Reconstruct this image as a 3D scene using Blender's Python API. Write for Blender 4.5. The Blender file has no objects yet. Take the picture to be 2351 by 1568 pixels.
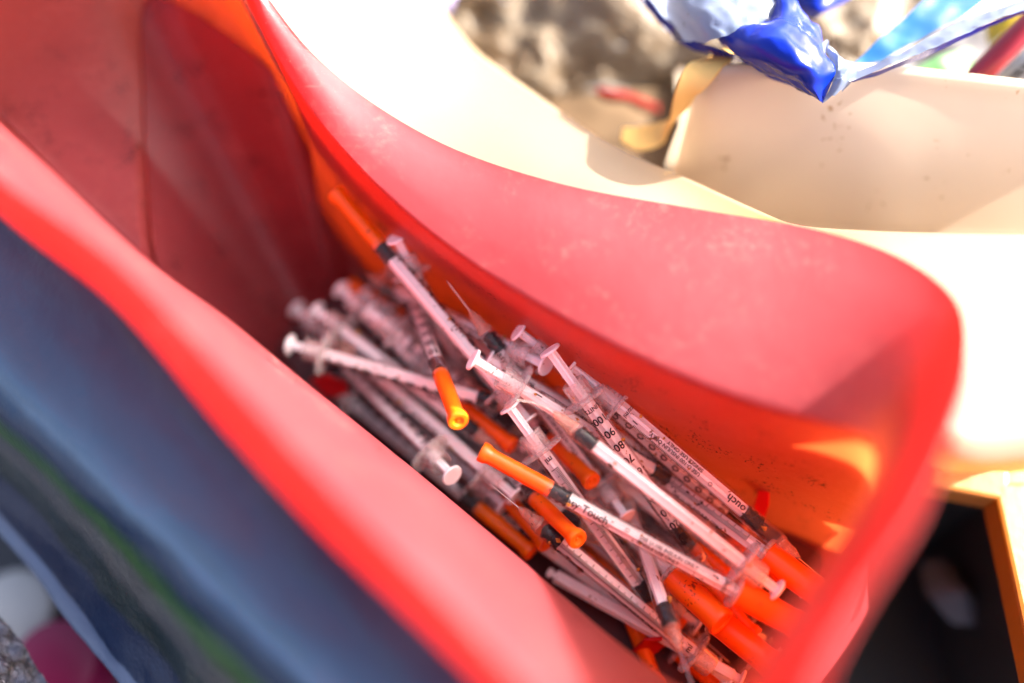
import bpy, bmesh, math, random
import numpy as np
from mathutils import Vector, Matrix, noise

random.seed(7)
R = math.radians
scene = bpy.context.scene
COL = scene.collection

# ------------------------------------------------------------------ camera
PITCH = 64.0
CAM = Vector((0.0, -0.151, 0.34))
FOCUS = 0.309
cam_data = bpy.data.cameras.new("camera")
cam = bpy.data.objects.new("camera", cam_data)
COL.objects.link(cam)
cam.location = CAM
cam.rotation_euler = (R(90 - PITCH), 0, 0)
cam_data.lens = 35
cam_data.sensor_width = 36
cam_data.clip_start = 0.01
cam_data.clip_end = 200
cam_data.dof.use_dof = True
cam_data.dof.focus_distance = FOCUS
cam_data.dof.aperture_fstop = 1.4
scene.camera = cam

# ------------------------------------------------------------------ light
SUN_EL, SUN_AZ = 32.0, 69.0          # azimuth from +Y towards +X
world = bpy.data.worlds.new("World")
scene.world = world
world.use_nodes = True
wn = world.node_tree.nodes
wl = world.node_tree.links
bg = wn["Background"]
sky = wn.new("ShaderNodeTexSky")
sky.sky_type = 'NISHITA'
sky.sun_disc = False
sky.dust_density = 8.0
sky.ozone_density = 0.6
sky.air_density = 0.45
sky.sun_elevation = R(SUN_EL)
sky.sun_rotation = R(SUN_AZ)
wl.new(sky.outputs[0], bg.inputs[0])
bg.inputs[1].default_value = 0.125
sun_d = bpy.data.lights.new("sun", 'SUN')
sun_d.energy = 5.0
sun_d.angle = R(0.5)
sun_d.color = (1.0, 0.93, 0.82)
sun = bpy.data.objects.new("sun", sun_d)
COL.objects.link(sun)
sd = Vector((math.sin(R(SUN_AZ)) * math.cos(R(SUN_EL)), math.cos(R(SUN_AZ)) * math.cos(R(SUN_EL)), math.sin(R(SUN_EL))))
sun.rotation_euler = (-sd).to_track_quat('-Z', 'Y').to_euler()
vs = scene.view_settings
vs.view_transform = 'Standard'
vs.look = 'None'
vs.exposure = 3.15
vs.gamma = 1.0
vs.use_curve_mapping = False
scene.render.engine = 'CYCLES'
scene.cycles.use_denoising = True
scene.cycles.max_bounces = 10
scene.cycles.diffuse_bounces = 5
scene.cycles.glossy_bounces = 3
scene.cycles.transmission_bounces = 6
scene.cycles.transparent_max_bounces = 20
scene.cycles.sample_clamp_indirect = 6.0
scene.cycles.caustics_reflective = False
scene.cycles.caustics_refractive = False

# ------------------------------------------------------------------ layout helper: photograph pixel (2351 wide) on a height
FPX = 2351 * 35 / 36.0
_rx = Matrix.Rotation(R(90 - PITCH), 3, 'X')


def ray(x, y):
    return _rx @ Vector(((x - 1175.5) / FPX, -(y - 784.0) / FPX, -1.0))


def at(x, y, z):
    d = ray(x, y)
    return CAM + d * ((z - CAM.z) / d.z)


# ------------------------------------------------------------------ tags and mesh helpers
def tag(o, label=None, cat=None, group=None, kind=None):
    if label: o["label"] = label
    if cat: o["category"] = cat
    if group: o["group"] = group
    if kind: o["kind"] = kind
    return o


def obj_from_mesh(name, me, parent=None):
    o = bpy.data.objects.new(name, me)
    COL.objects.link(o)
    if parent is not None:
        o.parent = parent
    return o


def mesh(name, verts, faces, mat, smooth=True, sub=0):
    me = bpy.data.meshes.new(name)
    me.from_pydata([tuple(v) for v in verts], [], faces)
    me.materials.append(mat)
    if smooth:
        for p in me.polygons: p.use_smooth = True
    me.validate()
    me.update()
    return me


def empty(name, loc=(0, 0, 0)):
    o = bpy.data.objects.new(name, None)
    o.empty_display_size = 0.01
    o.location = loc
    COL.objects.link(o)
    return o


def lathe(prof, seg=20, squash=None):
    """profile of (x, r) about the X axis -> verts, faces"""
    V, F = [], []
    for (x, r) in prof:
        for k in range(seg):
            a = 2 * math.pi * k / seg
            rr = r if squash is None else r * squash(k, seg)
            V.append((x, rr * math.sin(a), rr * math.cos(a)))
    n = len(prof)
    for i in range(n - 1):
        for k in range(seg):
            k2 = (k + 1) % seg
            F.append((i * seg + k, i * seg + k2, (i + 1) * seg + k2, (i + 1) * seg + k))
    if prof[0][1] > 1e-6: F.append(tuple(range(seg))[::-1])
    if prof[-1][1] > 1e-6: F.append(tuple((n - 1) * seg + k for k in range(seg)))
    return V, F


def cr(pts, per, closed=False):
    """Catmull-Rom through vectors"""
    P = [Vector(p) for p in pts]
    n = len(P)
    out = []
    rng = n if closed else n - 1
    for i in range(rng):
        if closed:
            p0, p1, p2, p3 = P[(i - 1) % n], P[i], P[(i + 1) % n], P[(i + 2) % n]
        else:
            p0, p1, p2, p3 = P[max(i - 1, 0)], P[i], P[i + 1], P[min(i + 2, n - 1)]
        for k in range(per):
            t = k / per
            out.append(0.5 * ((2 * p1) + (p2 - p0) * t + (2 * p0 - 5 * p1 + 4 * p2 - p3) * t * t + (3 * p1 - p0 - 3 * p2 + p3) * t ** 3))
    if not closed:
        out.append(P[-1])
    return out


def grid_faces(rows, n, closed):
    F = []
    for i in range(rows - 1):
        for k in range(n if closed else n - 1):
            k2 = (k + 1) % n
            F.append((i * n + k, i * n + k2, (i + 1) * n + k2, (i + 1) * n + k))
    return F


# ------------------------------------------------------------------ materials
def new_mat(name):
    m = bpy.data.materials.new(name)
    m.use_nodes = True
    nt = m.node_tree
    for n in list(nt.nodes):
        nt.nodes.remove(n)
    out = nt.nodes.new("ShaderNodeOutputMaterial")
    return m, nt, out


def N(nt, typ, **kw):
    n = nt.nodes.new(typ)
    for k, v in kw.items():
        if k.startswith("i_"):
            key = k[2:]
            n.inputs[int(key) if key.isdigit() else key].default_value = v
        else:
            setattr(n, k, v)
    return n


def ramp(nt, fac, stops):
    r = nt.nodes.new("ShaderNodeValToRGB")
    el = r.color_ramp.elements
    while len(el) > 1: el.remove(el[-1])
    el[0].position, el[0].color = stops[0][0], (*stops[0][1], 1) if len(stops[0][1]) == 3 else stops[0][1]
    for p, c in stops[1:]:
        e = el.new(p)
        e.color = (*c, 1) if len(c) == 3 else c
    nt.links.new(fac, r.inputs[0])
    return r.outputs[0]


def noise_tex(nt, vec, scale, detail=4, rough=0.55, dist=0.0):
    n = N(nt, "ShaderNodeTexNoise", i_Scale=scale, i_Detail=detail, i_Roughness=rough, i_Distortion=dist)
    nt.links.new(vec, n.inputs["Vector"])
    return n.outputs[0]


def coords(nt, kind="Object", rand=True):
    tc = nt.nodes.new("ShaderNodeTexCoord")
    v = tc.outputs[kind]
    if rand:
        oi = nt.nodes.new("ShaderNodeObjectInfo")
        add = N(nt, "ShaderNodeVectorMath", operation='ADD')
        mul = N(nt, "ShaderNodeMath", operation='MULTIPLY', i_1=7.3)
        nt.links.new(oi.outputs["Random"], mul.inputs[0])
        nt.links.new(v, add.inputs[0])
        nt.links.new(mul.outputs[0], add.inputs[1])
        v = add.outputs[0]
    return v


def mix_col(nt, fac, a, b):
    m = N(nt, "ShaderNodeMix", data_type='RGBA')
    if isinstance(fac, (int, float)): m.inputs[0].default_value = fac
    else: nt.links.new(fac, m.inputs[0])
    for i, c in ((6, a), (7, b)):
        if isinstance(c, tuple): m.inputs[i].default_value = (*c, 1)
        else: nt.links.new(c, m.inputs[i])
    return m.outputs[2]


def bump(nt, height, strength, dist):
    b = N(nt, "ShaderNodeBump", i_Strength=strength, i_Distance=dist)
    nt.links.new(height, b.inputs["Height"])
    return b.outputs[0]


def principled(nt, col, rough=0.4, spec=0.5, normal=None, **kw):
    p = nt.nodes.new("ShaderNodeBsdfPrincipled")
    if isinstance(col, tuple): p.inputs["Base Color"].default_value = (*col, 1)
    else: nt.links.new(col, p.inputs["Base Color"])
    if isinstance(rough, (int, float)): p.inputs["Roughness"].default_value = rough
    else: nt.links.new(rough, p.inputs["Roughness"])
    p.inputs["Specular IOR Level"].default_value = spec
    if normal is not None: nt.links.new(normal, p.inputs["Normal"])
    for k, v in kw.items():
        p.inputs[k].default_value = v
    return p


def mix_shader(nt, fac, a, b):
    m = nt.nodes.new("ShaderNodeMixShader")
    if isinstance(fac, (int, float)): m.inputs[0].default_value = fac
    else: nt.links.new(fac, m.inputs[0])
    nt.links.new(a, m.inputs[1])
    nt.links.new(b, m.inputs[2])
    return m.outputs[0]


def plain(name, col, rough=0.5, spec=0.4, var=0.15, vscale=60, specks=0.0, speck_col=(0.03, 0.015, 0.01), speck_scale=900, bmp=0.0, bscale=300, transl=None, tfac=0.4, rand=True):
    m, nt, out = new_mat(name)
    v = coords(nt, rand=rand)
    n1 = noise_tex(nt, v, vscale, 5)
    dark = tuple(c * (1 - var) for c in col)
    lite = tuple(min(1, c * (1 + var)) for c in col)
    c = ramp(nt, n1, [(0.3, dark), (0.7, lite)])
    if specks > 0:
        n2 = noise_tex(nt, v, speck_scale, 2, 0.6)
        n3 = noise_tex(nt, v, speck_scale * 0.16, 2, 0.5)
        mm = N(nt, "ShaderNodeMath", operation='MULTIPLY')
        nt.links.new(n2, mm.inputs[0]); nt.links.new(n3, mm.inputs[1])
        t = 0.46 - specks * 0.2
        f = ramp(nt, mm.outputs[0], [(t, (0, 0, 0)), (t + 0.02, (1, 1, 1))])
        c = mix_col(nt, f, c, speck_col)
    nrm = None
    if bmp > 0:
        nrm = bump(nt, noise_tex(nt, v, bscale, 4), bmp, 0.0006)
    p = principled(nt, c, rough, spec, nrm)
    s = p.outputs[0]
    if transl:
        t = N(nt, "ShaderNodeBsdfTranslucent")
        t.inputs[0].default_value = (*transl, 1)
        s = mix_shader(nt, tfac, s, t.outputs[0])
    nt.links.new(s, out.inputs[0])
    return m


def mat_red_bin():
    m, nt, out = new_mat("translucent_red_plastic")
    v = coords(nt, rand=False)
    # cloudy handling marks
    big = noise_tex(nt, v, 22, 5, 0.6)
    col = ramp(nt, big, [(0.3, (0.12, 0.018, 0.023)), (0.7, (0.165, 0.026, 0.032))])
    # pale dusty scuffs in irregular patches
    p1 = noise_tex(nt, v, 38, 6, 0.7, 0.6)
    p2 = noise_tex(nt, v, 420, 3, 0.7)
    mul = N(nt, "ShaderNodeMath", operation='MULTIPLY')
    nt.links.new(p1, mul.inputs[0]); nt.links.new(p2, mul.inputs[1])
    dust = ramp(nt, mul.outputs[0], [(0.275, (0, 0, 0)), (0.42, (0.25, 0.25, 0.25))])
    col = mix_col(nt, dust, col, (0.42, 0.12, 0.10))
    geo = nt.nodes.new("ShaderNodeNewGeometry")
    sep = nt.nodes.new("ShaderNodeSeparateXYZ")
    nt.links.new(geo.outputs["Position"], sep.inputs[0])
    left = N(nt, "ShaderNodeMapRange", i_1=-0.040, i_2=-0.075, i_3=0.0, i_4=1.0)
    nt.links.new(sep.outputs[0], left.inputs[0])
    # fine straight scratches: stretched noise
    mp = N(nt, "ShaderNodeMapping")
    mp.inputs["Rotation"].default_value = (0, 0, R(38))
    mp.inputs["Scale"].default_value = (1, 45, 20)
    nt.links.new(v, mp.inputs[0])
    sc = noise_tex(nt, mp.outputs[0], 26, 3, 0.6)
    scr = ramp(nt, sc, [(0.62, (0, 0, 0)), (0.67, (0.4, 0.4, 0.4))])
    sl = N(nt, "ShaderNodeMath", operation='MULTIPLY'); nt.links.new(scr, sl.inputs[0]); nt.links.new(left.outputs[0], sl.inputs[1])
    col = mix_col(nt, sl.outputs[0], col, (0.40, 0.10, 0.085))
    # meandering hairline crazing in patches
    cz = noise_tex(nt, v, 17, 6, 0.62, 0.4)
    cl_ = ramp(nt, cz, [(0.498, (0, 0, 0)), (0.5, (0.8, 0.8, 0.8)), (0.502, (0, 0, 0))])
    cm = ramp(nt, noise_tex(nt, v, 14, 2, 0.5), [(0.57, (0, 0, 0)), (0.63, (0.8, 0.8, 0.8))])
    cx = N(nt, "ShaderNodeMath", operation='MULTIPLY')
    nt.links.new(cl_, cx.inputs[0]); nt.links.new(cm, cx.inputs[1])
    cy = N(nt, "ShaderNodeMath", operation='MULTIPLY')
    nt.links.new(cx.outputs[0], cy.inputs[0]); nt.links.new(left.outputs[0], cy.inputs[1])
    col = mix_col(nt, cy.outputs[0], col, (0.55, 0.25, 0.20))
    ds = noise_tex(nt, v, 1300, 2, 0.7)
    dr = ramp(nt, ds, [(0.66, (0, 0, 0)), (0.72, (0.8, 0.8, 0.8))])
    dm = N(nt, "ShaderNodeMath", operation='MULTIPLY'); nt.links.new(dr, dm.inputs[0]); nt.links.new(left.outputs[0], dm.inputs[1])
    col = mix_col(nt, dm.outputs[0], col, (0.40, 0.14, 0.11))
    # black grime specks
    g1 = noise_tex(nt, v, 900, 2, 0.6)
    g2 = noise_tex(nt, v, 70, 3, 0.6)
    gm = N(nt, "ShaderNodeMath", operation='MULTIPLY')
    nt.links.new(g1, gm.inputs[0]); nt.links.new(g2, gm.inputs[1])
    gr = ramp(nt, gm.outputs[0], [(0.345, (0, 0, 0)), (0.39, (1, 1, 1))])
    lowz = N(nt, "ShaderNodeMapRange", i_1=0.078, i_2=0.066, i_3=0.0, i_4=1.0)
    nt.links.new(sep.outputs[2], lowz.inputs[0])
    gz = N(nt, "ShaderNodeMath", operation='MULTIPLY'); nt.links.new(gr, gz.inputs[0]); nt.links.new(lowz.outputs[0], gz.inputs[1])
    gr = gz.outputs[0]
    col = mix_col(nt, gr, col, (0.05, 0.008, 0.006))
    nrm = bump(nt, noise_tex(nt, v, 160, 5, 0.6), 0.12, 0.0015)
    p = principled(nt, col, 0.40, 0.26, nrm)
    t = N(nt, "ShaderNodeBsdfTranslucent")
    tc = mix_col(nt, gr, (0.92, 0.120, 0.030), (0.10, 0.01, 0.004))
    nt.links.new(tc, t.inputs[0])
    nt.links.new(mix_shader(nt, 0.29, p.outputs[0], t.outputs[0]), out.inputs[0])
    return m


def mat_clear(name, tint=(0.97, 0.95, 0.94), haze=0.035, hazecol=(0.8, 0.76, 0.74), rough=0.06):
    m, nt, out = new_mat(name)
    v = coords(nt)
    tr = N(nt, "ShaderNodeBsdfTransparent"); tr.inputs[0].default_value = (*tint, 1)
    gl = N(nt, "ShaderNodeBsdfGlossy"); gl.inputs[0].default_value = (1, 1, 1, 1); gl.inputs["Roughness"].default_value = rough
    df = N(nt, "ShaderNodeBsdfDiffuse"); df.inputs[0].default_value = (*hazecol, 1)
    n = noise_tex(nt, v, 240, 4, 0.65)
    sm = N(nt, "ShaderNodeMapRange", i_1=0.35, i_2=0.75, i_3=haze * 0.6, i_4=haze * 1.7)
    nt.links.new(n, sm.inputs[0])
    s = mix_shader(nt, sm.outputs[0], tr.outputs[0], df.outputs[0])
    # dirt flecks
    a = noise_tex(nt, v, 1000, 2, 0.6); b = noise_tex(nt, v, 150, 2, 0.5)
    mm = N(nt, "ShaderNodeMath", operation='MULTIPLY')
    nt.links.new(a, mm.inputs[0]); nt.links.new(b, mm.inputs[1])
    f = ramp(nt, mm.outputs[0], [(0.40, (0, 0, 0)), (0.43, (1, 1, 1))])
    dd = N(nt, "ShaderNodeBsdfDiffuse"); dd.inputs[0].default_value = (0.06, 0.03, 0.015, 1)
    s = mix_shader(nt, f, s, dd.outputs[0])
    lw = N(nt, "ShaderNodeLayerWeight", i_Blend=0.28)
    cl = N(nt, "ShaderNodeMapRange", i_1=0.0, i_2=1.0, i_3=0.004, i_4=0.26)
    nt.links.new(lw.outputs["Fresnel"], cl.inputs[0])
    s = mix_shader(nt, cl.outputs[0], s, gl.outputs[0])
    nt.links.new(s, out.inputs[0])
    return m


M = {}
M['red'] = mat_red_bin()
M['clear'] = mat_clear("clear_syringe_plastic")
M['hub'] = mat_clear("clear_hub_plastic", (0.95, 0.80, 0.70), 0.28, (0.75, 0.5, 0.4))
M['film'] = mat_clear("dirty_clear_film", (0.93, 0.92, 0.9), 0.35, (0.7, 0.68, 0.62), 0.15)
M['white'] = plain("white_plunger_plastic", (0.88, 0.86, 0.84), 0.35, 0.5, 0.05, specks=0.25, speck_col=(0.30, 0.13, 0.04), speck_scale=700)
M['orange'] = plain("orange_cap_plastic", (0.92, 0.155, 0.004), 0.32, 0.5, 0.08, specks=0.32, speck_col=(0.06, 0.02, 0.01), transl=(1.0, 0.22, 0.01), tfac=0.28)
M['rubber'] = plain("black_rubber", (0.005, 0.0045, 0.006), 0.25, 0.18, 0.2)
M['ink'] = plain("black_print_ink", (0.015, 0.014, 0.018), 0.5, 0.3, 0.2)
M['steel'] = plain("needle_steel", (0.55, 0.5, 0.47), 0.25, 0.8, 0.05)
for n_ in ("needle_steel",):
    for nd in bpy.data.materials[n_].node_tree.nodes:
        if nd.type == 'BSDF_PRINCIPLED': nd.inputs["Metallic"].default_value = 0.9
M['residue'] = plain("brown_dried_residue", (0.42, 0.20, 0.035), 0.7, 0.2, 0.5, 900)
M['dirt_shade'] = plain("grimy_shaded_red_floor", (0.055, 0.010, 0.011), 0.6, 0.3, 0.5, 80, specks=0.35, speck_scale=500, rand=False)  # dark base puts the shade between syringes into the floor colour, plus grime specks
M['clear2'] = mat_clear("hazy_flange_plastic", (0.96, 0.93, 0.92), 0.26, (0.80, 0.72, 0.68), 0.15)
M['shard'] = plain("red_broken_plastic", (0.60, 0.012, 0.018), 0.35, 0.5, 0.2, transl=(1.0, 0.06, 0.02), tfac=0.35)
M['cream'] = plain("cream_sunlit_plastic", (0.155, 0.138, 0.108), 0.42, 0.45, 0.05, 30, specks=0.12, speck_col=(0.45, 0.30, 0.12), speck_scale=300, bmp=0.15, bscale=120, transl=(0.90, 0.60, 0.20), tfac=0.45, rand=False)
M['cream2'] = plain("cream_tray_plastic", (0.4573, 0.3825, 0.2994), 0.4, 0.45, 0.05, 26, specks=0.24, speck_col=(0.16, 0.08, 0.03), speck_scale=420, bmp=0.12, bscale=90, transl=(0.56, 0.46, 0.36), tfac=0.4, rand=False)
M['yellow'] = plain("orange_yellow_crate", (0.22, 0.065, 0.0008), 0.45, 0.4, 0.12, 40, bmp=0.2, rand=False)
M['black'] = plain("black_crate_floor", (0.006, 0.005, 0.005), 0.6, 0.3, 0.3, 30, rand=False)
M['blue'] = plain("royal_blue_plastic", (0.0011, 0.0107, 0.1830), 0.24, 0.2, 0.2, 40, bmp=0.12, bscale=70)
M['skyblue'] = plain("light_blue_film", (0.0094, 0.0811, 0.2246), 0.2, 0.6, 0.25, 40, bmp=0.2, bscale=90, transl=(0.02, 0.16, 0.42), tfac=0.4)
M['pale'] = plain("pale_blue_film", (0.0849, 0.1098, 0.1747), 0.2, 0.4, 0.18, 45, specks=0.2, speck_scale=300, bmp=0.6, bscale=110, transl=(0.3, 0.36, 0.5), tfac=0.35)
M['strap'] = plain("yellowed_rubber", (0.8879, 0.5728, 0.1719), 0.5, 0.3, 0.1, 40, transl=(0.6, 0.36, 0.09), tfac=0.35)
M['twig'] = plain("red_cord_fibre", (0.08, 0.006, 0.004), 0.8, 0.05, 0.3, 200)
M['card'] = plain("brown_cardboard", (0.0749, 0.0468, 0.0250), 0.8, 0.2, 0.2, 60, bmp=0.3, rand=False)
M['crimson'] = plain("crimson_tube_plastic", (0.1716, 0.0031, 0.0109), 0.3, 0.5, 0.1)
M['label'] = plain("white_label_paper", (0.1872, 0.2122, 0.2496), 0.5, 0.3, 0.05)
M['gold'] = plain("yellow_wrapper", (0.3120, 0.2184, 0.0039), 0.4, 0.4, 0.15)
M['green'] = plain("green_wrapper", (0.0117, 0.1092, 0.0094), 0.4, 0.4, 0.2)
M['grey'] = plain("grey_bag_plastic", (0.055, 0.052, 0.058), 0.6, 0.2, 0.3, 30)
M['mauve'] = plain("grey_mauve_plastic", (0.0936, 0.0811, 0.1373), 0.4, 0.4, 0.1, 30)
M['lid'] = plain("white_lid_plastic", (0.4500, 0.4387, 0.4050), 0.4, 0.4, 0.05, 30)
M['magenta'] = plain("magenta_cap_plastic", (0.2205, 0.0063, 0.0525), 0.4, 0.4, 0.12, 30)


def mat_ground():
    m, nt, out = new_mat("asphalt")
    v = coords(nt, rand=False)
    a = noise_tex(nt, v, 14, 6, 0.6)
    b = noise_tex(nt, v, 260, 4, 0.7)
    c1 = ramp(nt, a, [(0.3, (0.045, 0.046, 0.05)), (0.7, (0.085, 0.085, 0.09))])
    c2 = ramp(nt, b, [(0.35, (0.03, 0.03, 0.032)), (0.7, (0.13, 0.13, 0.13))])
    c = mix_col(nt, 0.5, c1, c2)
    nt.links.new(principled(nt, c, 0.85, 0.3, bump(nt, b, 0.5, 0.003)).outputs[0], out.inputs[0])
    return m


def mat_bag():
    m, nt, out = new_mat("dirty_plastic_bag")
    v = coords(nt, rand=False)
    a = noise_tex(nt, v, 26, 6, 0.62, 1.6)
    c = ramp(nt, a, [(0.25, (0.016, 0.010, 0.009)), (0.38, (0.051, 0.030, 0.013)), (0.48, (0.087, 0.062, 0.038)), (0.56, (0.107, 0.087, 0.063)), (0.66, (0.062, 0.032, 0.011)), (0.75, (0.030, 0.021, 0.019))])
    b = noise_tex(nt, v, 60, 3, 0.5, 0.8)
    f = ramp(nt, b, [(0.64, (0, 0, 0)), (0.72, (1, 1, 1))])
    c = mix_col(nt, f, c, (0.16, 0.22, 0.28))
    p = principled(nt, c, 0.5, 0.3, bump(nt, noise_tex(nt, v, 120, 5, 0.6, 1.0), 0.6, 0.003))
    nt.links.new(p.outputs[0], out.inputs[0])
    return m


def mat_bubble():
    m, nt, out = new_mat("silver_bubble_film")
    v = coords(nt, rand=False)
    vo = N(nt, "ShaderNodeTexVoronoi", i_Scale=170.0)
    nt.links.new(v, vo.inputs["Vector"])
    c = ramp(nt, vo.outputs["Distance"], [(0.1, (0.07, 0.09, 0.14)), (0.5, (0.12, 0.125, 0.15)), (0.8, (0.05, 0.042, 0.035))])
    p = principled(nt, c, 0.18, 0.8, bump(nt, noise_tex(nt, v, 260, 4, 0.6, 1.4), 0.9, 0.004), Metallic=0.35)
    nt.links.new(p.outputs[0], out.inputs[0])
    return m


def mat_wrapper():
    """printed film: stripes and a painted-in red bin reflection follow the sheet's own U coordinate"""
    m, nt, out = new_mat("blue_printed_film")
    at_ = N(nt, "ShaderNodeAttribute", attribute_name="across")
    v = coords(nt, rand=False)
    n = noise_tex(nt, v, 30, 4, 0.6)
    mr = N(nt, "ShaderNodeMapRange", i_1=0.3, i_2=0.7, i_3=-0.012, i_4=0.012)
    nt.links.new(n, mr.inputs[0])
    ad = N(nt, "ShaderNodeMath", operation='ADD')
    nt.links.new(at_.outputs["Fac"], ad.inputs[0]); nt.links.new(mr.outputs[0], ad.inputs[1])
    c = ramp(nt, ad.outputs[0], WRAP_STOPS)
    big = noise_tex(nt, v, 18, 4, 0.6)
    c2 = mix_col(nt, ramp(nt, big, [(0.4, (0, 0, 0)), (0.75, (0.14, 0.14, 0.14))]), c, (0.12, 0.15, 0.20))
    p = principled(nt, c2, 0.36, 0.22, bump(nt, noise_tex(nt, v, 45, 4, 0.6), 0.35, 0.004))
    nt.links.new(p.outputs[0], out.inputs[0])
    return m


WRAP_STOPS = [(0.000, (0.0412, 0.0059, 0.0190)), (0.050, (0.0247, 0.0068, 0.0217)), (0.110, (0.0206, 0.0197, 0.0409)), (0.200, (0.0268, 0.0418, 0.0762)), (0.300, (0.0350, 0.0688, 0.1144)), (0.410, (0.0782, 0.1326, 0.1960)), (0.470, (0.0206, 0.0442, 0.0816)), (0.530, (0.0046, 0.0172, 0.0462)), (0.575, (0.0115, 0.0442, 0.0164)), (0.600, (0.0173, 0.0638, 0.0099)), (0.622, (0.0288, 0.0540, 0.0217)), (0.650, (0.0494, 0.0491, 0.0462)), (0.685, (0.0412, 0.0392, 0.0392)), (0.710, (0.0041, 0.0118, 0.0130)), (0.755, (0.0034, 0.0098, 0.0109)), (0.775, (0.0005, 0.0064, 0.0272)), (0.890, (0.0005, 0.0064, 0.0272)), (0.905, (0.0700, 0.0884, 0.1361)), (1.000, (0.0865, 0.1080, 0.1525))]  # maroon and purple stops paint in the red bin's reflection along the rim
M['ground'] = mat_ground()
M['bag'] = mat_bag()
M['bubble'] = mat_bubble()
M['wrap'] = mat_wrapper()

# ------------------------------------------------------------------ ground
GZ = -0.075
g = 60.0
ground = obj_from_mesh("ground", mesh("ground", [(-g, -g, GZ), (g, -g, GZ), (g, g, GZ), (-g, g, GZ)], [(0, 1, 2, 3)], M['ground'], False))
tag(ground, kind="structure")

# ------------------------------------------------------------------ the red bin
# stations round the mouth: (inner edge x, y, z,  outer edge x, y, z,  inner floor offset)
ST = [
    # near side, left to right
    (-330, -60, 0.080, -470, 20, 0.137),
    (-140, 120, 0.072, -240, 190, 0.137),
    (40, 310, 0.062, -10, 405, 0.135),
    (336, 590, 0.050, 264, 602, 0.133),
    (520, 724, 0.046, 514, 862, 0.133),
    (700, 870, 0.044, 729, 1092, 0.133),
    (945, 1066, 0.043, 949, 1312, 0.133),
    (1172, 1256, 0.043, 1154, 1527, 0.133),
    (1400, 1452, 0.046, 1384, 1772, 0.134),
    # near right corner (below the frame)
    (1560, 1570, 0.065, 1600, 1960, 0.138),
    (1640, 1610, 0.110, 1800, 1850, 0.150),
    # right end
    (1712, 1540, 0.122, 1880, 1560, 0.152),
    (1800, 1415, 0.122, 1975, 1375, 0.150),
    (1895, 1275, 0.118, 2110, 1170, 0.147),
    (1972, 1150, 0.110, 2185, 985, 0.138),
    # far right corner
    (2008, 1060, 0.102, 2222, 830, 0.124),
    (1985, 1003, 0.096, 2196, 690, 0.109),
    (1900, 975, 0.091, 2060, 588, 0.099),
    # far side, right to left
    (1750, 935, 0.088, 1850, 522, 0.093),
    (1567, 868, 0.087, 1590, 478, 0.091),
    (1330, 755, 0.086, 1300, 425, 0.090),
    (1090, 612, 0.085, 1050, 345, 0.089),
    (900, 460, 0.088, 860, 240, 0.093),
    (730, 275, 0.096, 715, 120, 0.102),
    (612, 90, 0.104, 605, -20, 0.111),
    (520, -90, 0.110, 520, -150, 0.128),
    # far left corner and left end (outside the frame), rim raised to shade the end wall
    (400, -290, 0.122, 390, -370, 0.145),
    (150, -370, 0.122, 120, -470, 0.145),
    (-150, -330, 0.110, -250, -430, 0.140),
    (-330, -210, 0.094, -480, -270, 0.129),
]
PER = 6
inner = cr([at(a, b, c) for a, b, c, *_ in ST], PER, True)
outer = cr([at(d, e, f) for _, _, _, d, e, f in ST], PER, True)
NL = len(inner)
# floor ring: px at floor height; near and right sides lie under the lip
FL = [
    (322, 540, .050), (345, 620, .046), (390, 690, .034), (450, 745, .020), (560, 830, .004), (760, 990, 0),
    (960, 1165, 0), (1170, 1350, 0), (1370, 1530, 0),
    (1520, 1680, 0), (1680, 1740, 0),
    (1800, 1670, 0), (1880, 1570, 0), (1945, 1480, 0), (1990, 1400, 0),
    (2000, 1330, 0), (1960, 1270, 0), (1860, 1200, 0),
    (1700, 1110, 0), (1530, 990, 0), (1330, 860, 0), (1130, 735, 0), (1000, 660, 0), (890, 590, 0),
    (805, 485, .018), (690, 300, .046), (600, 130, .068), (330, -30, .075), (308, 200, .062), (312, 390, .054),
]
floor_c = [at(*f) for f in FL]
mid = sum(floor_c, Vector()) / len(floor_c)
for k in range(15, 24):          # the far wall drops almost straight from its lip
    p = at(*ST[k][:3]); d_ = Vector((mid.x - p.x, mid.y - p.y, 0)).normalized()
    floor_c[k] = Vector((p.x, p.y, 0)) + d_ * (-.028 if k >= 22 else (-.018 if k >= 17 else -.030))
floor_r = cr(floor_c, PER, True)
centre = sum(floor_r, Vector()) / NL


def toward(p, q, d):
    v = Vector((q.x - p.x, q.y - p.y, 0))
    return p + v.normalized() * d


BASE = {0: (640, 800), 1: (650, 815), 2: (660, 830), 3: (670, 845), 4: (690, 880), 24: (880, 640), 25: (820, 640),
        26: (760, 680), 27: (710, 720), 28: (670, 755), 29: (650, 780)}
centre.z = 0.0
base_c = []
for k in range(len(ST)):
    if k in BASE:
        base_c.append(at(*BASE[k], 0.0))
    else:
        p = floor_c[k].lerp(centre, .10); p.z = 0
        base_c.append(p)
base_r = cr(base_c, PER, True)
V = []
rows = 0


def add_row(r):
    global rows
    V.extend(r); rows += 1


add_row(base_r)
add_row(floor_r)
add_row([f.lerp(i, .33) for f, i in zip(floor_r, inner)])
add_row([f.lerp(i, .66) for f, i in zip(floor_r, inner)])
# turn from the wall into the flared lip: crisp on the far side, rounder on the near side
def far_w(k):
    st = k / PER
    return max(0.0, min(1.0, (st - 10) / 2, (26 - st) / 2))


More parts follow.
